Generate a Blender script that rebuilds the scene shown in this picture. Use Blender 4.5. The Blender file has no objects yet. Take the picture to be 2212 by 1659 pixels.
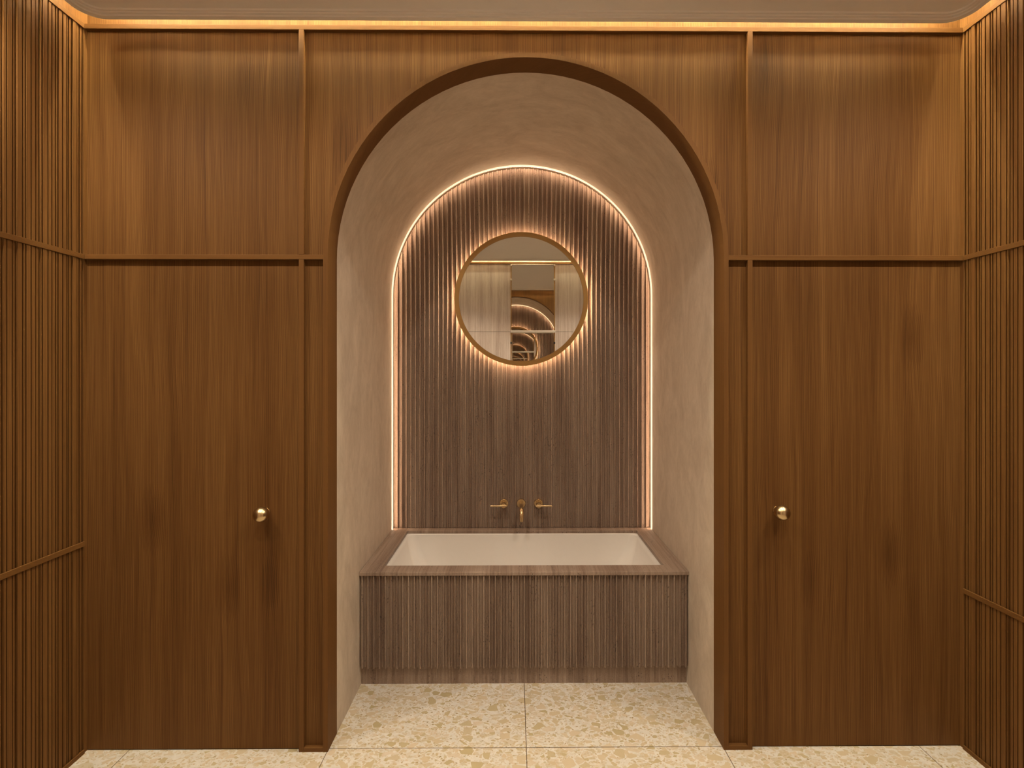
import bpy, bmesh, math, random
from mathutils import Vector
random.seed(7)
PI = math.pi
C = bpy.context.scene.collection
SC = bpy.context.scene

# ------------------------------------------------------------------ key dimensions (metres; X right, Y into the niche, Z up)
XC = 0.053            # centre line of the room
YF = 2.174            # front face of rails and mullions
YP = 2.193            # face of the wooden panels behind them
HW = 1.876            # half width of the room at the rails
R = 0.846             # niche half width / arch radius
ZS = 2.117            # spring line of the arches
YJ = 2.286            # where the wooden reveal ends and plaster starts
YB = 3.352            # niche back
YO = -0.15            # opposite wall
ZL0, ZL1 = 3.077, 3.098   # ledge under the ceiling
ZC = 3.063            # ceiling slab edge
ZTOP = 3.27

# ------------------------------------------------------------------ camera
F_PX = 1100.0
cam_d = bpy.data.cameras.new('camera')
cam = bpy.data.objects.new('camera', cam_d); C.objects.link(cam)
cam_d.sensor_fit = 'HORIZONTAL'; cam_d.sensor_width = 36
cam_d.lens = 36 * F_PX / 2212
cam_d.shift_x = -12.0 / 2212
cam_d.shift_y = -26.5 / 2212
cam_d.clip_start = 0.02
cam.location = (0, 0, 1.62)
cam.rotation_euler = (PI / 2, 0, -0.007)
SC.camera = cam

# ------------------------------------------------------------------ world, exposure
w = bpy.data.worlds.new('world'); SC.world = w; w.use_nodes = True
w.node_tree.nodes['Background'].inputs[0].default_value = (0.35, 0.26, 0.18, 1)
w.node_tree.nodes['Background'].inputs[1].default_value = 0.02
SC.view_settings.view_transform = 'Standard'
SC.view_settings.look = 'None'
SC.view_settings.gamma = 1
SC.view_settings.use_curve_mapping = False
SC.view_settings.exposure = 0.0
SC.cycles.max_bounces = 16
SC.cycles.glossy_bounces = 12
SC.cycles.diffuse_bounces = 6

# light levels
DOWN_W = 60.0; DOWN_FILL_W = 40.0; DOWN_COL = (1.0, 0.86, 0.68)
COVE_E = 215.0;  COVE_COL = (1.0, 0.88, 0.56)
ARCH_E = 20.0;  ARCH_COL = (1.0, 0.68, 0.44)
HALO_E = 66.0;  HALO_COL = (1.0, 0.72, 0.47)

# ------------------------------------------------------------------ helpers
def tag(o, label=None, cat=None, group=None, kind=None):
    if label: o['label'] = label
    if cat: o['category'] = cat
    if group: o['group'] = group
    if kind: o['kind'] = kind
    return o

def empty(name, loc):
    o = bpy.data.objects.new(name, None); C.objects.link(o)
    o.location = loc; o.empty_display_size = 0.05
    return o

def wloc(o):
    v = Vector((0, 0, 0))
    while o: v += o.location; o = o.parent
    return v

def obj(name, bm, mat, parent=None, smooth=False, loc=(0, 0, 0)):
    """link bm (in world coordinates) as one mesh; origin at loc or at the parent's origin"""
    org = Vector(loc)
    if parent: org = wloc(parent)
    bmesh.ops.recalc_face_normals(bm, faces=bm.faces[:])
    bmesh.ops.translate(bm, verts=bm.verts[:], vec=-org)
    me = bpy.data.meshes.new(name); bm.to_mesh(me); bm.free()
    me.materials.append(mat)
    if smooth is True:
        for p in me.polygons: p.use_smooth = True
    elif smooth:
        me.shade_smooth() if False else None
        for p in me.polygons: p.use_smooth = True
        try: me.set_sharp_from_angle(angle=math.radians(smooth))
        except Exception: pass
    o = bpy.data.objects.new(name, me); C.objects.link(o)
    if parent: o.parent = parent
    else: o.location = org
    return o

def box(bm, x0, x1, y0, y1, z0, z1, bev=0.0):
    n0 = set(bm.verts)
    r = bmesh.ops.create_cube(bm, size=1)
    for v in r['verts']:
        v.co = Vector((x0 + (v.co.x + .5) * (x1 - x0), y0 + (v.co.y + .5) * (y1 - y0), z0 + (v.co.z + .5) * (z1 - z0)))
    if bev:
        es = list({e for v in r['verts'] for e in v.link_edges})
        bmesh.ops.bevel(bm, geom=es, offset=bev, segments=2, affect='EDGES', profile=.5)
    return bm

def bx(*a, **k): return box(bmesh.new(), *a, **k)

def prism(bm, pts, axis, a0, a1):
    """extrude polygon pts along axis: 'y' pts=(x,z); 'z' pts=(x,y)"""
    def P(p, a):
        return (p[0], a, p[1]) if axis == 'y' else ((p[0], p[1], a) if axis == 'z' else (a, p[0], p[1]))
    A = [bm.verts.new(P(p, a0)) for p in pts]; B = [bm.verts.new(P(p, a1)) for p in pts]
    n = len(pts)
    fa = bm.faces.new(A); fb = bm.faces.new(B)
    for i in range(n): bm.faces.new((A[i], A[(i + 1) % n], B[(i + 1) % n], B[i]))
    bm.normal_update()
    bmesh.ops.triangulate(bm, faces=[fa, fb])
    return bm

def loft(bm, rings, cap0=False, cap1=False):
    V = [[bm.verts.new(p) for p in r] for r in rings]
    n = len(V[0])
    for a, b in zip(V, V[1:]):
        for i in range(n):
            bm.faces.new((a[i], a[(i + 1) % n], b[(i + 1) % n], b[i]))
    if cap0: bm.faces.new(V[0])
    if cap1: bm.faces.new(V[-1])
    return bm

def lathe_y(bm, cx, cz, prof, n=40, capped=True):
    """revolve (radius, y) pairs about the Y axis through (cx, cz)"""
    rings = [[(cx + r * math.cos(2 * PI * i / n), y, cz + r * math.sin(2 * PI * i / n)) for i in range(n)] for r, y in prof]
    return loft(bm, rings, capped, capped)

def tube(bm, pts, rad, n=20):
    pts = [Vector(p) for p in pts]
    rings = []; up = Vector((1, 0, 0))
    for i, p in enumerate(pts):
        t = (pts[min(i + 1, len(pts) - 1)] - pts[max(i - 1, 0)]).normalized()
        a = up - t * up.dot(t)
        if a.length < 1e-4: a = Vector((0, 0, 1)) - t * t.z
        a.normalize(); b = t.cross(a); up = a
        r = rad[i] if isinstance(rad, (list, tuple)) else rad
        rings.append([p + (a * math.cos(2 * PI * k / n) + b * math.sin(2 * PI * k / n)) * r for k in range(n)])
    return loft(bm, rings, True, True)

def arch_path(r, z0, n=48):
    """points (x, z) up the left side, over the arch and down the right side"""
    P = [(XC - r, z0)]
    for i in range(n + 1):
        a = PI - PI * i / n
        P.append((XC + r * math.cos(a), ZS + r * math.sin(a)))
    P.append((XC + r, z0))
    return P

def arch_sweep(bm, r0, r1, y0, y1, z0, n=48):
    """rectangular section r0..r1, y0..y1 swept round the arch outline"""
    A = arch_path(r0, z0, n); B = arch_path(r1, z0, n)
    S = []
    for a, b in zip(A, B):
        S.append([bm.verts.new((a[0], y0, a[1])), bm.verts.new((b[0], y0, b[1])),
                  bm.verts.new((b[0], y1, b[1])), bm.verts.new((a[0], y1, a[1]))])
    for p, q in zip(S, S[1:]):
        for k in range(4): bm.faces.new((p[k], p[(k + 1) % 4], q[(k + 1) % 4], q[k]))
    bm.faces.new(S[0]); bm.faces.new(S[-1])
    return bm

def rrect(x0, x1, y0, y1, r, z, k=8):
    P = []
    for cx, cy, a0 in ((x1 - r, y1 - r, 0), (x0 + r, y1 - r, PI / 2), (x0 + r, y0 + r, PI), (x1 - r, y0 + r, 1.5 * PI)):
        for i in range(k + 1):
            a = a0 + PI / 2 * i / k
            P.append((cx + r * math.cos(a), cy + r * math.sin(a), z))
    return P

# ------------------------------------------------------------------ materials
class NT:
    def __init__(s, name, rough=.5, metal=0., spec=.5):
        s.m = bpy.data.materials.new(name); s.m.use_nodes = True
        s.t = s.m.node_tree; s.p = s.t.nodes['Principled BSDF']
        s.p.inputs['Roughness'].default_value = rough; s.p.inputs['Metallic'].default_value = metal
        s.p.inputs['Specular IOR Level'].default_value = spec
        s.tc = s.t.nodes.new('ShaderNodeTexCoord')
    def n(s, ty, **kw):
        nd = s.t.nodes.new(ty)
        for k, v in kw.items(): setattr(nd, k, v)
        return nd
    def set(s, nd, i, v):
        if hasattr(v, 'is_output') or isinstance(v, bpy.types.NodeSocket): s.t.links.new(v, nd.inputs[i])
        else: nd.inputs[i].default_value = v
    def math(s, op, a, b=None, c=None, clamp=False):
        nd = s.n('ShaderNodeMath', operation=op, use_clamp=clamp); s.set(nd, 0, a)
        if b is not None: s.set(nd, 1, b)
        if c is not None: s.set(nd, 2, c)
        return nd.outputs[0]
    def world(s):
        g = s.n('ShaderNodeNewGeometry'); x = s.n('ShaderNodeSeparateXYZ'); s.t.links.new(g.outputs['Position'], x.inputs[0])
        return x.outputs
    def vec(s, x, y, z=0.0):
        nd = s.n('ShaderNodeCombineXYZ'); s.set(nd, 0, x); s.set(nd, 1, y); s.set(nd, 2, z); return nd.outputs[0]
    def noise(s, v, scale=1., det=3., rough=.5, dist=0.):
        nd = s.n('ShaderNodeTexNoise'); s.set(nd, 'Vector', v); s.set(nd, 'Scale', scale); s.set(nd, 'Detail', det)
        s.set(nd, 'Roughness', rough); s.set(nd, 'Distortion', dist); return nd.outputs['Fac']
    def ramp(s, f, stops, interp='LINEAR'):
        nd = s.n('ShaderNodeValToRGB'); nd.color_ramp.interpolation = interp
        el = nd.color_ramp.elements
        while len(el) < len(stops): el.new(.5)
        for e, (p, c) in zip(el, stops):
            e.position = p; e.color = (c if len(c) == 4 else (*c, 1)) if isinstance(c, (tuple, list)) else (c, c, c, 1)
        s.set(nd, 0, f); return nd.outputs[0]
    def mix(s, f, a, b, mode='MIX'):
        nd = s.n('ShaderNodeMix', data_type='RGBA', blend_type=mode)
        s.set(nd, 0, f)
        for i, v in ((6, a), (7, b)):
            s.set(nd, i, (*v, 1) if isinstance(v, tuple) and len(v) == 3 else v)
        return nd.outputs[2]
    def color(s, c): s.set(s.p, 'Base Color', (*c, 1) if isinstance(c, tuple) else c)
    def bump(s, h, dist=.001, strength=1.):
        nd = s.n('ShaderNodeBump'); s.set(nd, 'Height', h); s.set(nd, 'Distance', dist); s.set(nd, 'Strength', strength)
        s.t.links.new(nd.outputs[0], s.p.inputs['Normal'])

def wood_mat(name, horizontal=False, gain=1.0, figure=1.0, contrast=1.0):
    m = NT(name, .6, spec=.12)
    x, y, z = m.world()
    if horizontal: u = m.math('ADD', z, m.math('MULTIPLY', y, .3)); v = m.math('ADD', x, y)
    else: u = m.math('ADD', x, y); v = z
    # slow sideways wander of the grain
    wan = m.noise(m.vec(m.math('MULTIPLY', u, 3.2), m.math('MULTIPLY', v, .8)), 1, 2.5, .5)
    uw = m.math('ADD', u, m.math('MULTIPLY', m.math('SUBTRACT', wan, .5), (.065 if figure > .5 else .11 * figure)))
    # knots pull the grain round them
    vo = m.n('ShaderNodeTexVoronoi'); m.set(vo, 'Vector', m.vec(m.math('MULTIPLY', u, 3.0), m.math('MULTIPLY', v, 1.15))); m.set(vo, 'Scale', 1.)
    kd = vo.outputs['Distance']
    knot = m.ramp(kd, [(0, 1.), (.07, .62), (.19, 0.)])
    knot2 = m.math('MULTIPLY', knot, figure)
    band = m.noise(m.vec(m.math('MULTIPLY', uw, 9), m.math('MULTIPLY', v, .22)), 1, 2, .5)
    band2 = m.noise(m.vec(m.math('MULTIPLY', uw, 34), m.math('MULTIPLY', v, .35), 3.), 1, 3, .55)
    line = m.math('SINE', m.math('ADD', m.math('MULTIPLY', uw, 900.), m.math('MULTIPLY', knot2, 16.)))
    fine = m.noise(m.vec(m.math('MULTIPLY', uw, 330), m.math('MULTIPLY', v, 2.2), 7.), 1, 3, .6)
    pore = m.noise(m.vec(m.math('MULTIPLY', u, 700), m.math('MULTIPLY', v, 14), 2.), 1, 2, .5)
    f = m.math('ADD', m.math('MULTIPLY', band, .52), m.math('MULTIPLY', band2, .52))
    f = m.math('ADD', f, m.math('MULTIPLY', line, .085))
    f = m.math('ADD', f, m.math('MULTIPLY', fine, .85))
    f = m.math('ADD', f, m.math('MULTIPLY', pore, .16))
    f = m.math('SUBTRACT', f, m.math('MULTIPLY', knot2, .24))
    f = m.math('MULTIPLY', m.math('SUBTRACT', f, .635), 1.45, clamp=True)
    g = gain
    if contrast != 1: f = m.math('ADD', m.math('MULTIPLY', f, contrast), .5 * (1 - contrast))
    c = m.ramp(f, [(0., (.074 * g, .0300 * g, .0076 * g)), (.35, (.138 * g, .0595 * g, .0160 * g)), (.62, (.182 * g, .0835 * g, .0232 * g)), (1., (.255 * g, .129 * g, .040 * g))])
    # thin dark streaks
    st = m.noise(m.vec(m.math('MULTIPLY', uw, 75), m.math('MULTIPLY', v, .7), 11.), 1, 2, .5)
    st = m.ramp(st, [(.62, 0.), (.70, 1.)])
    c = m.mix(m.math('MULTIPLY', st, .40 * contrast), c, (.085 * g, .034 * g, .012 * g))
    m.color(c); m.bump(fine, .0002, .35)
    return m.m

def stone_mat(name, dark, mid, light, rough=.45, pits=True, spec=.4):
    m = NT(name, rough, spec=spec)
    x, y, z = m.world()
    v = m.math('ADD', y, z)
    wan = m.noise(m.vec(m.math('MULTIPLY', x, 6), m.math('MULTIPLY', v, 2.)), 1, 2, .5)
    u = m.math('ADD', x, m.math('MULTIPLY', wan, .012))
    b = m.noise(m.vec(m.math('MULTIPLY', u, 13), m.math('MULTIPLY', v, .5)), 1, 2, .5)
    l = m.noise(m.vec(m.math('MULTIPLY', u, 85), m.math('MULTIPLY', v, .9), 4.), 1, 3, .6)
    fi = m.noise(m.vec(m.math('MULTIPLY', u, 260), m.math('MULTIPLY', v, 9.), 8.), 1, 3, .6)
    sp = m.noise(m.vec(m.math('MULTIPLY', x, 220), m.math('MULTIPLY', v, 130.), 2.), 1, 3, .7)
    f = m.math('ADD', m.math('MULTIPLY', b, .8), m.math('MULTIPLY', l, .9))
    f = m.math('ADD', f, m.math('MULTIPLY', fi, .60)); f = m.math('ADD', f, m.math('MULTIPLY', sp, .60))
    f = m.math('MULTIPLY', m.math('SUBTRACT', f, 1.03), 1.6, clamp=True)
    c = m.ramp(f, [(0., dark), (.5, mid), (1., light)])
    if pits:
        vo = m.n('ShaderNodeTexVoronoi'); m.set(vo, 'Vector', m.vec(m.math('MULTIPLY', x, 105), m.math('MULTIPLY', v, 60))); m.set(vo, 'Scale', 1.)
        pm = m.noise(m.vec(m.math('MULTIPLY', x, 26), m.math('MULTIPLY', v, 5.), 5.), 1, 2, .5)
        p = m.math('MULTIPLY', m.ramp(vo.outputs['Distance'], [(.16, 1.), (.27, 0.)]), m.ramp(pm, [(.53, 0.), (.60, 1.)]))
        c = m.mix(m.math('MULTIPLY', p, .8), c, tuple(.3 * q for q in dark))
        m.bump(m.math('SUBTRACT', fi, p), .0006, .4)
    m.color(c)
    return m.m

def plaster_mat(name, a, b, stretch=1.0):
    m = NT(name, .8, spec=.2)
    x, y, z = m.world()
    # brush strokes run slanting over the surface
    p = m.vec(m.math('ADD', m.math('MULTIPLY', x, 2.4), m.math('MULTIPLY', z, .9)), m.math('MULTIPLY', y, 4.5), m.math('SUBTRACT', m.math('MULTIPLY', z, 2.), x))
    n1 = m.noise(p, 1.2, 5, .62, 1.6)
    n2 = m.noise(p, 4.2, 6, .68, 1.0)
    n3 = m.noise(p, 22, 4, .7, .4)
    f = m.math('ADD', m.math('MULTIPLY', n1, .8), m.math('ADD', m.math('MULTIPLY', n2, .6), m.math('MULTIPLY', n3, .25)))
    f = m.math('MULTIPLY', m.math('SUBTRACT', f, .52), 1.7, clamp=True)
    m.color(m.ramp(f, [(0, a), (1, b)])); m.bump(n2, .0015, .25)
    return m.m

def terrazzo_mat():
    m = NT('terrazzo', .3, spec=.45)
    x, y, z = m.world()
    base = m.vec(x, y, 0.)
    wn = m.n('ShaderNodeTexNoise'); m.set(wn, 'Vector', base); m.set(wn, 'Scale', 26.); m.set(wn, 'Detail', 2.)
    def chips(scale, thr, off, keep, warp):
        sub = m.n('ShaderNodeVectorMath', operation='SUBTRACT'); m.set(sub, 0, wn.outputs['Color']); sub.inputs[1].default_value = (.5, .5, .5)
        sc = m.n('ShaderNodeVectorMath', operation='SCALE'); m.set(sc, 0, sub.outputs[0]); m.set(sc, 3, warp)
        ad = m.n('ShaderNodeVectorMath', operation='ADD'); m.set(ad, 0, base); m.set(ad, 1, sc.outputs[0])
        ro = m.n('ShaderNodeMapping'); m.set(ro, 'Vector', ad.outputs[0]); ro.inputs['Rotation'].default_value = (0, 0, off); ro.inputs['Location'].default_value = (off * 3, off, 0)
        ro.inputs['Scale'].default_value = (.85, 1.1, 1)
        e = m.n('ShaderNodeTexVoronoi', feature='DISTANCE_TO_EDGE'); m.set(e, 'Vector', ro.outputs[0]); m.set(e, 'Scale', scale)
        c = m.n('ShaderNodeTexVoronoi'); m.set(c, 'Vector', ro.outputs[0]); m.set(c, 'Scale', scale)
        s = m.n('ShaderNodeSeparateColor'); m.set(s, 0, c.outputs['Color'])
        # every chip keeps its own margin, so sizes differ
        edge = m.math('SUBTRACT', e.outputs['Distance'], m.math('MULTIPLY', s.outputs[1], thr))
        mk = m.math('MULTIPLY', m.math('GREATER_THAN', edge, .03), m.math('LESS_THAN', s.outputs[0], keep))
        return mk, s.outputs[2], s.outputs[0]
    c = m.ramp(m.noise(base, 30, 3, .6), [(.3, (.58, .545, .485)), (.7, (.66, .625, .565))])
    pal1 = [(0, (.56, .44, .30)), (.3, (.47, .38, .22)), (.55, (.60, .50, .385)), (.75, (.42, .345, .19)), (1., (.58, .48, .35))]
    pal2 = [(0, (.50, .37, .19)), (.4, (.36, .30, .13)), (.7, (.60, .45, .27)), (1., (.30, .22, .09))]
    for scale, thr, off, keep, warp, pal, st in ((120, .2, .3, .4, .003, pal2, .8), (52, .22, 1.1, .72, .007, pal1, 1.), (24, .20, .7, .78, .012, pal1, 1.)):
        mk, r2, r0 = chips(scale, thr, off, keep, warp)
        c = m.mix(m.math('MULTIPLY', mk, m.math('ADD', .35, m.math('MULTIPLY', r2, st - .2))), c, m.ramp(r2, pal))
    # joints of the 0.85 m tiles
    def joint(v, o):
        f = m.math('FRACT', m.math('DIVIDE', m.math('SUBTRACT', v, o - 8.5), .85))
        d = m.math('MINIMUM', f, m.math('SUBTRACT', 1., f))
        return m.math('LESS_THAN', d, .0020)
    j = m.math('MAXIMUM', joint(x, XC), joint(y, 2.195))
    c = m.mix(m.math('MULTIPLY', j, .9), c, (.075, .042, .018))
    m.color(c)
    return m.m

def plain(name, col, rough=.5, metal=0., spec=.5):
    m = NT(name, rough, metal, spec)
    nz = m.noise(m.tc.outputs['Object'], 40, 2)
    m.color(m.mix(m.math('MULTIPLY', nz, .15), col, tuple(.8 * q for q in col)))
    return m.m

def emit(name, col, strength):
    m = bpy.data.materials.new(name); m.use_nodes = True
    p = m.node_tree.nodes['Principled BSDF']
    p.inputs['Base Color'].default_value = (.8, .8, .8, 1)
    p.inputs['Emission Color'].default_value = (*col, 1); p.inputs['Emission Strength'].default_value = strength
    return m

WOOD = wood_mat('walnut_veneer', gain=.73)
WOOD_T = wood_mat('walnut_trim', gain=.84, figure=.25, contrast=.8)
WOOD_B = wood_mat('walnut_batten', gain=.80, figure=.1, contrast=.3)
WOOD_H = wood_mat('walnut_rail', horizontal=True, gain=.82, figure=.2, contrast=.4)
STONE = stone_mat('brown_travertine', (.125, .079, .059), (.212, .146, .108), (.315, .235, .180))
PALE = stone_mat('pale_travertine', (.31, .225, .180), (.50, .405, .345), (.66, .57, .50), pits=False)
PLASTER = plaster_mat('lime_plaster', (.46, .375, .29), (.67, .575, .47))
CEIL = plaster_mat('ceiling_paint', (.80, .775, .75), (.83, .805, .78))
TERR = terrazzo_mat()
BRASS = plain('brushed_brass', (.64, .48, .27), .27, 1.0)
BRASS_D = plain('dark_bronze', (.40, .235, .085), .45, .85)
WHITE = plain('white_acrylic', (.76, .73, .69), .12, 0., .6)
IVORY = plain('ivory_metal', (.62, .55, .46), .4)
BLACK = plain('black_plastic', (.02, .018, .015), .5)
mg = bpy.data.materials.new('mirror_glass'); mg.use_nodes = True
_p = mg.node_tree.nodes['Principled BSDF']
_p.inputs['Base Color'].default_value = (.86, .85, .82, 1); _p.inputs['Metallic'].default_value = 1; _p.inputs['Roughness'].default_value = 0.0
MIRROR = mg
COVE = emit('cove_light_diffuser', COVE_COL, COVE_E)
COVE_S = emit('side_cove_light_diffuser', COVE_COL, COVE_E * .6)
ARCHL = emit('arch_light_diffuser', ARCH_COL, ARCH_E)
DIFF = emit('light_line_diffuser', (1.0, .82, .58), .90)
HALO = emit('halo_light_diffuser', HALO_COL, HALO_E)
LAMP = emit('downlight_lens', DOWN_COL, 12.)

def struct(name, bm, mat, parent=None, smooth=False, label=None):
    o = obj(name, bm, mat, parent, smooth)
    if not parent:
        o['kind'] = 'structure'
        if label: o['label'] = label
    return o

# ------------------------------------------------------------------ floor, ceiling
struct('floor', bx(XC - HW - .1, XC + HW + .1, YO - .1, 3.45, -.06, 0), TERR, label='cream terrazzo floor tiles with tan stone chips and thin brown joints')

bm = bmesh.new()
SX, SY0, SY1 = HW - .074, YO + .095, 2.100
def slab(d, z): return rrect(XC - SX + d, XC + SX - d, SY0 + d, SY1 - d, .085 - d * .5, z, 12)
loft(bm, [slab(.0, 3.10), slab(0, ZC + .003), slab(.003, ZC), slab(.024, ZC), slab(.026, ZC + .004), slab(.038, ZC + .004), slab(.040, ZC + .007),
          slab(.050, ZC + .007), slab(.053, ZC + .012)], True, True)
struct('ceiling', bm, CEIL, label='taupe plaster ceiling slab with rounded corners and fine grooved edge')
struct('ceiling_cove', bx(XC - HW - .1, XC + HW + .1, YO - .1, YP + .05, ZTOP, ZTOP + .05), CEIL, label='upper ceiling above the lit cove')

# ------------------------------------------------------------------ back wall panels
RH = R + .020
def arch_pts(r, n=48): return [(XC - r, ZS)] + [(XC + r * math.cos(PI - PI * i / n), ZS + r * math.sin(PI - PI * i / n)) for i in range(1, n)] + [(XC + r, ZS)]
MO = .959                                   # mullion centre offset from the centre line
def poly_wall():
    W = HW + .07
    pts = [(XC - MO, 0), (XC - RH, 0)] + arch_pts(RH) + [(XC + RH, 0), (XC + MO, 0), (XC + MO, 2.108), (XC + W, 2.108), (XC + W, ZTOP), (XC - W, ZTOP), (XC - W, 2.108), (XC - MO, 2.108)]
    return prism(bmesh.new(), pts, 'y', YP, YP + .05)
struct('wall_back', poly_wall(), WOOD, label='honey brown veneered wall with an arched opening at its middle')

def door(n, x0, x1, kx, label, klabel):
    d = struct(f'door_{n}', bx(x0, x1, YP, YP + .045, .003, 2.107), WOOD, label=label)
    kz = 1.62 - (1110.5 - 803) * (YP - .045) / F_PX if n == 1 else 1.62 - (1108.5 - 803) * (YP - .045) / F_PX
    bm = bmesh.new()
    prof = [(.0001, YP - .0790)]
    for i in range(1, 18):
        a = PI * i / 20
        prof.append((.0325 * math.sin(a), YP - .0465 - .0325 * math.cos(a)))
    prof += [(.010, YP - .014), (.010, YP - .006), (.017, YP - .004), (.018, YP)]
    lathe_y(bm, kx, kz, prof, 48)
    k = obj('door_knob', bm, BRASS, d, smooth=50)
    k['label'] = klabel
    return d
HD = MO + .002
door(1, XC - HW - .019, XC - HD, (566 - 1110.3) / F_PX * (YP - .045), 'flush wooden door in the left part of the back wall', 'round brushed brass knob')
door(2, XC + HD, XC + HW + .019, (1689 - 1110.3) / F_PX * (YP - .045) * 1.004, 'flush wooden door in the right part of the back wall', 'round brushed brass knob')

# rails and mullions on the back wall
T = 0
def trim(bm, mat, label):
    global T; T += 1
    return struct(f'trim_{T}', bm, mat, label=label)
B = .0012
trim(bx(XC - HW, XC + HW, YF, YP, ZL0, ZL1, bev=B), WOOD_H, 'glowing wooden ledge along the top of the back wall')
for s, side in ((-1, 'left'), (1, 'right')):
    xm = XC + s * MO
    trim(bx(xm - .0105, xm + .0105, YF, YP, 2.119, ZL0, bev=B), WOOD_B, f'upper vertical batten {side} of the arch')
    trim(bx(xm - .0105, xm + .0105, YF, YP, 0, 2.098, bev=B), WOOD_B, f'lower vertical batten between {side} door and narrow panel')
    a, b = sorted((XC + s * RH, XC + s * HW))
    trim(bx(a, b, YF, YP, 2.098, 2.119, bev=B), WOOD_H, f'horizontal rail at door head height {side} of the arch')
    a, b = sorted((XC + s * RH, xm - s * .0105))
    trim(bx(a, b, YF, YP, 0, .018, bev=B), WOOD_H, f'short bottom rail of the narrow panel {side} of the arch')
trim(arch_sweep(bmesh.new(), R, RH, YF, YJ, 0), WOOD_B, 'wooden casing lining the arched opening')

# ------------------------------------------------------------------ side walls with vertical slats
px = [183.5, 177.5, 171, 161, 154.5, 150, 141, 131, 126, 117.5, 109, 97, 92, 84, 73.5, 61.5, 55, 42, 34.5, 21, 12.5, 7]
gr = [F_PX * 1.829 / (1110 - p) for p in px]
yy = gr[-1]
while yy > YO + .06:
    yy -= random.choice((.012, .014, .021, .025, .027, .033, .018)); gr.append(yy)
random.seed(3)
lev = [0] + [(.004 if (a - b) < .0155 and random.random() < .75 else (.0015 if random.random() < .3 else 0.)) for a, b in zip(gr, gr[1:])]
def side_wall(s):
    D0, G = HW + .004, .018              # slat face and groove depth
    def X(d): return XC + s * (D0 + d)
    pts = [(X(0), YP)]
    yprev = YP
    for i, g in enumerate(gr):
        l = lev[i]
        a, b = g + .0030, g - .0030
        if i == 0: pts = [(X(0), YP), (X(0), a), (X(G), a), (X(G), b)]
        else: pts += [(X(l), pb), (X(l), a), (X(G), a), (X(G), b)]
        pb = b
    pts += [(X(0), pb), (X(0), YO - .02), (X(.075), YO - .02), (X(.075), YP)]
    bm = prism(bmesh.new(), pts, 'z', 0, 3.09)
    a, b = sorted((X(0), X(.075)))
    return box(bm, a, b, YO - .02, YP, 3.09, ZTOP)
for s, side, zl in ((-1, 'left', .890), (1, 'right', .680)):
    struct(f'wall_{side}', side_wall(s), WOOD_T, label=f'{side} side wall of narrow vertical wooden slats')
    def rail(z0, z1, off, lab, y1=YF):
        a, b = sorted((XC + s * (HW + off), XC + s * (HW + .0042)))
        trim(bx(a, b, YO, y1, z0, z1, bev=.001), WOOD_H, lab)
    rail(2.098, 2.119, 0, f'rail at door head height crossing the {side} slatted wall')
    rail(zl - .0105, zl + .0105, -.002, f'{"higher" if s < 0 else "lower"} waist rail crossing the {side} slatted wall')
    rail(ZL0, ZL1, 0, f'glowing ledge along the top of the {side} slatted wall')
    rail(0, .018, -.002, f'thin skirting at the foot of the {side} slatted wall')

# ------------------------------------------------------------------ niche
bm = arch_sweep(bmesh.new(), R, R + .06, YJ, YB + .02, 0, 64)
box(bm, XC - R - .06, XC + R + .06, YB + .02, YB + .06, 0, ZS + R + .06)
struct('wall_niche', bm, PLASTER, smooth=35, label='mottled taupe plaster lining of the arched niche')

PITCH = .0297
def flute_profile(x0, x1, depth, phase=.5):
    """(x, protrusion): a rounded rib, then a shallow hollow with two faint reeds"""
    base = [(0., 1.), (.06, .97), (.11, .84), (.145, .55), (.17, .20), (.215, .06), (.25, .11), (.30, .14), (.35, .10), (.385, .03), (.42, .08), (.46, .11), (.50, .12)]
    base = base + [(1 - t, p) for t, p in reversed(base[:-1])][:-1]
    out = []; k = -1
    c = (x0 + x1) / 2
    n = int((x1 - x0) / PITCH) + 4
    for i in range(-n // 2 - 1, n // 2 + 2):
        for t, p in base:
            x = c + (i + t + phase) * PITCH
            if x0 < x < x1: out.append((x, p * depth))
    return [(x0, 0.)] + out + [(x1, 0.)]

# fluted arched panel
bm = bmesh.new(); rp = R - .0085; y_val, dep = YB - .002, .0105
F1, Bk = [], []
for x, p in flute_profile(XC - rp, XC + rp, dep):
    t = ZS + math.sqrt(max(0, rp * rp - (x - XC) ** 2))
    F1.append((bm.verts.new((x, y_val - p, .597)), bm.verts.new((x, y_val - p, t))))
    Bk.append((bm.verts.new((x, YB + .018, .597)), bm.verts.new((x, YB + .018, t))))
for i in range(len(F1) - 1):
    a, b, c, d = F1[i], F1[i + 1], Bk[i], Bk[i + 1]
    bm.faces.new((a[0], b[0], b[1], a[1])); bm.faces.new((c[0], c[1], d[1], d[0]))
    bm.faces.new((a[1], b[1], d[1], c[1])); bm.faces.new((a[0], c[0], d[0], b[0]))
for a, c in ((F1[0], Bk[0]), (F1[-1], Bk[-1])): bm.faces.new((a[0], a[1], c[1], c[0]))
o = obj('fluted_stone_panel', bm, STONE, loc=(XC, YB, .597))
tag(o, 'tall arched brown travertine panel with vertical flutes at the back of the niche', 'wall panel')

# light line round the panel
st = empty('arch_light_strip', (XC, YB - .04, .597))
tag(st, 'thin glowing cream light line outlining the fluted arched stone panel', 'light strip')
obj('diffuser', arch_sweep(bmesh.new(), R - .0092, R - .0008, YB - .046, YB - .0425, .597, 64), DIFF, st)
o = obj('emitter', arch_sweep(bmesh.new(), R - .0040, R - .0006, YB - .0423, YB - .029, .597, 64), ARCHL, st)
o['label'] = 'bright light band behind the cream line, shining on the flutes'

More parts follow.
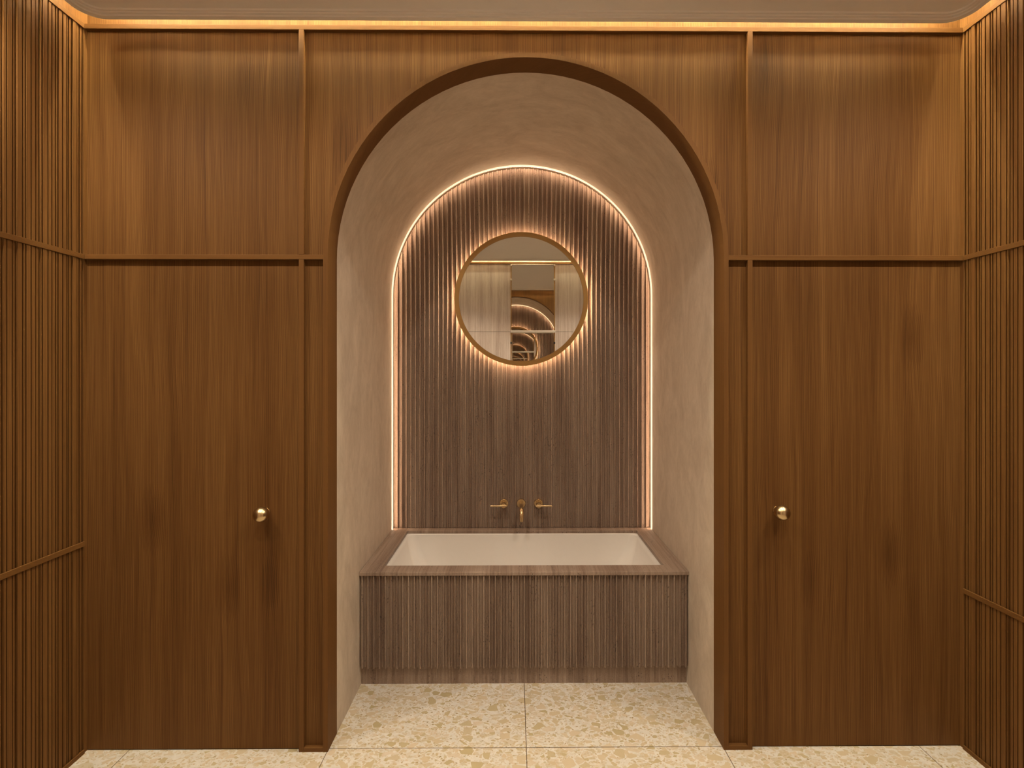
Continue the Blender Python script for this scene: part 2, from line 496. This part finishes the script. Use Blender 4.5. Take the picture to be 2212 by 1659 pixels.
# ------------------------------------------------------------------ bathtub
YD0 = 2.607; ZD = .595; TH = .018
tub = empty('bathtub', (XC, 2.98, 0))
tag(tub, 'built-in white bathtub in a brown fluted travertine surround at the foot of the niche', 'bathtub')
ox0, ox1, oy0, oy1 = XC - .740, XC + .740, 2.700, 3.287
W = R - .001
def rectring(z): 
    return [(XC - W, YD0), (XC + W, YD0), (XC + W, YB + .012), (XC - W, YB + .012)], [(ox0, oy0), (ox1, oy0), (ox1, oy1), (ox0, oy1)]
bm = bmesh.new(); V = {}
for z in (ZD - TH, ZD):
    o_, i_ = rectring(z)
    V[z] = ([bm.verts.new((*p, z)) for p in o_], [bm.verts.new((*p, z)) for p in i_])
lo, hi = V[ZD - TH], V[ZD]
for k in range(4):
    q = (k + 1) % 4
    bm.faces.new((hi[0][k], hi[0][q], hi[1][q], hi[1][k])); bm.faces.new((lo[0][k], lo[1][k], lo[1][q], lo[0][q]))
    bm.faces.new((lo[0][k], lo[0][q], hi[0][q], hi[0][k])); bm.faces.new((lo[1][k], hi[1][k], hi[1][q], lo[1][q]))
es = [e for e in bm.edges if abs(e.verts[0].co.z - ZD) < 1e-5 and abs(e.verts[1].co.z - ZD) < 1e-5 and
      ((e.verts[0] in hi[0] and e.verts[1] in hi[0]) or (e.verts[0] in hi[1] and e.verts[1] in hi[1]))]
bmesh.ops.bevel(bm, geom=es, offset=.003, segments=2, affect='EDGES', profile=.5)
o = obj('deck', bm, STONE, tub); o['label'] = 'smooth stone rim slab'

bm = bmesh.new(); A, Bq = [], []
for x, p in flute_profile(XC - W, XC + W, .020, phase=0):
    y = 2.6305 - p
    A.append((bm.verts.new((x, y, .099)), bm.verts.new((x, y, ZD - TH)))); Bq.append((bm.verts.new((x, 2.66, .099)), bm.verts.new((x, 2.66, ZD - TH))))
for i in range(len(A) - 1):
    a, b, c, d = A[i], A[i + 1], Bq[i], Bq[i + 1]
    bm.faces.new((a[0], b[0], b[1], a[1])); bm.faces.new((c[0], c[1], d[1], d[0]))
    bm.faces.new((a[1], b[1], d[1], c[1])); bm.faces.new((a[0], c[0], d[0], b[0]))
for a, c in ((A[0], Bq[0]), (A[-1], Bq[-1])): bm.faces.new((a[0], a[1], c[1], c[0]))
o = obj('apron', bm, STONE, tub); o['label'] = 'fluted stone front'
o = obj('plinth', bx(XC - W, XC + W, 2.648, 2.69, 0, .099), STONE, tub); o['label'] = 'recessed smooth stone plinth'

zf = ZD - TH - .0005
R_ = [rrect(ox0 - .02, ox1 + .02, oy0 - .02, oy1 + .02, .002, zf),
      rrect(ox0 + .006, ox1 - .006, oy0 + .004, oy1 - .005, .055, zf), rrect(ox0 + .010, ox1 - .010, oy0 + .008, oy1 - .009, .055, zf - .004)]
for t, ix, iy, r in ((.03, .013, .010, .055), (.10, .030, .017, .065), (.18, .062, .030, .085), (.26, .105, .050, .10), (.32, .135, .064, .105), (.355, .160, .082, .10), (.375, .190, .108, .09), (.382, .225, .14, .07)):
    R_.append(rrect(ox0 + ix, ox1 - ix, oy0 + iy, oy1 - iy, r, zf - t))
bm = loft(bmesh.new(), R_, False, True)
o = obj('basin', bm, WHITE, tub, smooth=40); o['label'] = 'glossy white basin'
md = o.modifiers.new('thick', 'SOLIDIFY'); md.thickness = .006; md.offset = -1
bm = bmesh.new()
loft(bm, [[(XC + r * math.cos(2 * PI * i / 32), 2.99 + r * math.sin(2 * PI * i / 32), zf - .382 + h) for i in range(32)] for r, h in ((.034, .0005), (.033, .004), (.026, .005), (.022, .003))], True, True)
o = obj('drain', bm, BRASS, tub, smooth=40); o['label'] = 'brass drain cover'

# ------------------------------------------------------------------ wall-mounted taps
ZT = .757
YW = YB - .013
def flange(bm, x):
    lathe_y(bm, x, ZT, [(.029, YW + .010), (.029, YW - .006), (.0275, YW - .008), (.014, YW - .0085)], 40)
    return bm
sx = XC - .006
sp = empty('bath_spout', (sx, YW, ZT))
tag(sp, 'brass bath spout curving down from the fluted wall between the two lever taps', 'spout')
obj('flange', flange(bmesh.new(), sx), BRASS, sp, smooth=40)
pts = [(sx, YW - .004, ZT), (sx, YW - .12, ZT)]
for i in range(1, 9):
    a = PI / 2 * i / 8
    pts.append((sx, YW - .12 - .045 * math.sin(a), ZT - .045 + .045 * math.cos(a)))
pts.append((sx, YW - .165, ZT - .066))
obj('spout_tube', tube(bmesh.new(), pts, .0122, 28), BRASS, sp, smooth=40)
bm = tube(bmesh.new(), [(sx, YW - .165, ZT - .0655), (sx, YW - .165, ZT - .071)], .0105, 28)
obj('nozzle', bm, BRASS, sp, smooth=40)
for s, side in ((-1, 'left'), (1, 'right')):
    x = sx + s * .1135
    h = empty('tap_handle', (x, YW, ZT))
    tag(h, f'brass lever tap on the fluted wall {side} of the bath spout, lever pointing {side}', 'tap', 'pair of lever taps beside the bath spout')
    obj('flange', flange(bmesh.new(), x), BRASS, h, smooth=40)
    obj('stem', lathe_y(bmesh.new(), x, ZT, [(.014, YW - .004), (.014, YW - .030), (.0165, YW - .032), (.0165, YW - .062), (.0155, YW - .064)], 32), BRASS, h, smooth=40)
    zl = ZT
    obj('lever', tube(bmesh.new(), [(x - s * .018, YW - .066, zl), (x + s * .084, YW - .066, zl)], .0052, 20), BRASS, h, smooth=40)

# ------------------------------------------------------------------ round mirror with halo
MX, MZ, MR = .047, 2.090, .432
YM = YB - .068
mr = empty('round_mirror', (MX, YM, MZ))
tag(mr, 'large round backlit mirror with a thin bronze frame hanging on the fluted panel', 'mirror')
bm = bmesh.new(); n = 96
def ring(r, y): return [(MX + r * math.cos(2 * PI * i / n), y, MZ + r * math.sin(2 * PI * i / n)) for i in range(n)]
loft(bm, [ring(MR, YM + .028), ring(MR, YM + .001), ring(MR - .001, YM), ring(MR - .029, YM), ring(MR - .030, YM + .001), ring(MR - .030, YM + .028), ring(MR, YM + .028)])
obj('frame', bm, BRASS_D, mr, smooth=40)
bm = bmesh.new(); loft(bm, [ring(MR - .0296, YM + .004), ring(MR - .0296, YM + .010)], True, True)
obj('glass', bm, MIRROR, mr)
bm = bmesh.new(); loft(bm, [ring(MR - .0294, YM + .0105), ring(MR - .0294, YM + .0278)], True, True)
o = obj('back_plate', bm, BRASS_D, mr)
bm = bmesh.new(); loft(bm, [ring(MR - .028, YM + .0285), ring(MR - .028, YM + .040), ring(MR - .034, YM + .040), ring(MR - .034, YM + .0285), ring(MR - .028, YM + .0285)])
o = obj('halo_light', bm, HALO, mr); o['label'] = 'glowing ring of light behind the mirror'
o = obj('wall_bracket', bx(MX - .10, MX + .10, YM + .0279, YB - .0133, MZ + .10, MZ + .14), BRASS_D, mr)

# ------------------------------------------------------------------ opposite wall (seen in the round mirror)
def rx(p): return (p - 1110.3) / F_PX * (2 * (YM + .004) - YO)
def rz(p): return 1.62 + (803 - p) / F_PX * (2 * (YM + .004) - YO)
gx0, gx1, gz = rx(1103), rx(1199), rz(716.5)
bm = bmesh.new()
for x0, x1 in ((XC - HW - .003, gx0), (gx1, XC + HW + .003)):
    box(bm, x0, x1, YO - .05, YO, 0, gz - .0015); box(bm, x0, x1, YO - .05, YO, gz + .0015, ZTOP)
box(bm, gx0, gx1, YO - .06, YO - .030, 0, ZTOP)
struct('wall_front', bm, PALE, label='pale striped travertine wall slabs seen reflected in the round mirror')
trim(bx(XC - HW, XC + HW, YO, YO + .019, 3.043, 3.066, bev=B), WOOD_H, 'glowing wooden ledge reflected at the top of the round mirror')
tm = empty('tall_mirror', ((gx0 + gx1) / 2, YO, 0))
tag(tm, 'tall narrow mirror strip between pale stone slabs, seen inside the round mirror', 'mirror')
obj('glass', bx(gx0 + .012, gx1 - .012, YO - .0295, YO - .020, .002, 3.041), MIRROR, tm)
for a, b in ((gx0, gx0 + .012), (gx1 - .012, gx1)):
    obj('channel', bx(a, b, YO - .0295, YO + .003, .002, 3.041, bev=.001), BRASS_D, tm)
    c = (a + b) / 2
    for zc in (rz(542), rz(604)):
        obj('clip', bx(c - .014, c + .014, YO + .003, YO + .014, min(zc, 3.025) - .012, min(zc, 3.025) + .012, bev=.003), IVORY, tm)
    obj('socket_cap', bx(c - .009, c + .009, YO + .003, YO + .008, rz(741) - .014, rz(741) + .014, bev=.002), BLACK, tm)
o = obj('crossbar', bx(gx0, gx1, YO + .006, YO + .045, gz - .016, gz + .016, bev=.004), IVORY, tm); o['label'] = 'slim pale horizontal bar'
for a in (gx0 + .006, gx1 - .006):
    obj('bracket', bx(a - .005, a + .005, YO + .003, YO + .0065, gz - .008, gz + .008), IVORY, o)

# ------------------------------------------------------------------ lamps
# light strips under the upper ceiling, shining down through the slot between slab and ledge
q = .037
strips = [(XC - HW + .08, XC + HW - .08, YF - q - .006, YF - q + .006, 'back wall'),
          (XC - HW + .08, XC + HW - .08, YO + .019 + q - .006, YO + .019 + q + .006, 'opposite stone wall'),
          (XC - HW + q - .006, XC - HW + q + .006, YO + .30, YF - .30, 'left slatted wall'),
          (XC + HW - q - .006, XC + HW - q + .006, YO + .30, YF - .30, 'right slatted wall')]
for x0, x1, y0, y1, wl in strips:
    o = obj('cove_light_strip', bx(x0, x1, y0, y1, ZTOP - .014, ZTOP - .0005), COVE_S if 'slatted' in wl else COVE, loc=((x0 + x1) / 2, (y0 + y1) / 2, ZTOP - .007))
    tag(o, f'warm light strip hidden in the ceiling cove above the {wl}', 'light strip', 'light strips in the ceiling cove')

for row, (y, watt, rn) in enumerate(((1.48, DOWN_W, 'row nearest the arch'), (.75, DOWN_FILL_W, 'fill row added near the opposite stone wall to brighten the niche'))):  # second row is added fill that lifts the niche and tub, no known fixtures
    ld = bpy.data.lights.new('downlight_beam', 'SPOT'); ld.energy = watt; ld.color = DOWN_COL
    ld.spot_size = math.radians((165, 112)[row]); ld.spot_blend = (1.0, .45)[row]; ld.shadow_soft_size = .018
    for i, dx in enumerate((-1.72, -.66, .66, 1.72)):
        x = XC + dx; z = ZC + .012
        e = empty('ceiling_downlight', (x, y, z))
        tag(e, ('leftmost', 'second from left', 'second from right', 'rightmost')[i] + ' small round brass downlight of the ceiling ' + rn, 'downlight', 'ceiling downlights')
        bm = bmesh.new(); n = 40
        def rg(r, h): return [(x + r * math.cos(2 * PI * k / n), y + r * math.sin(2 * PI * k / n), z + h) for k in range(n)]
        loft(bm, [rg(.042, 0), rg(.042, -.003), rg(.034, -.004), rg(.032, -.0002), rg(.042, 0)])
        obj('trim_ring', bm, BRASS, e, smooth=40)
        bm = bmesh.new(); loft(bm, [rg(.031, -.0002), rg(.031, -.0015)], True, True)
        obj('lens', bm, LAMP, e)
        L = bpy.data.objects.new('beam', ld); C.objects.link(L); L.parent = e; L.location = (0, 0, -.036)
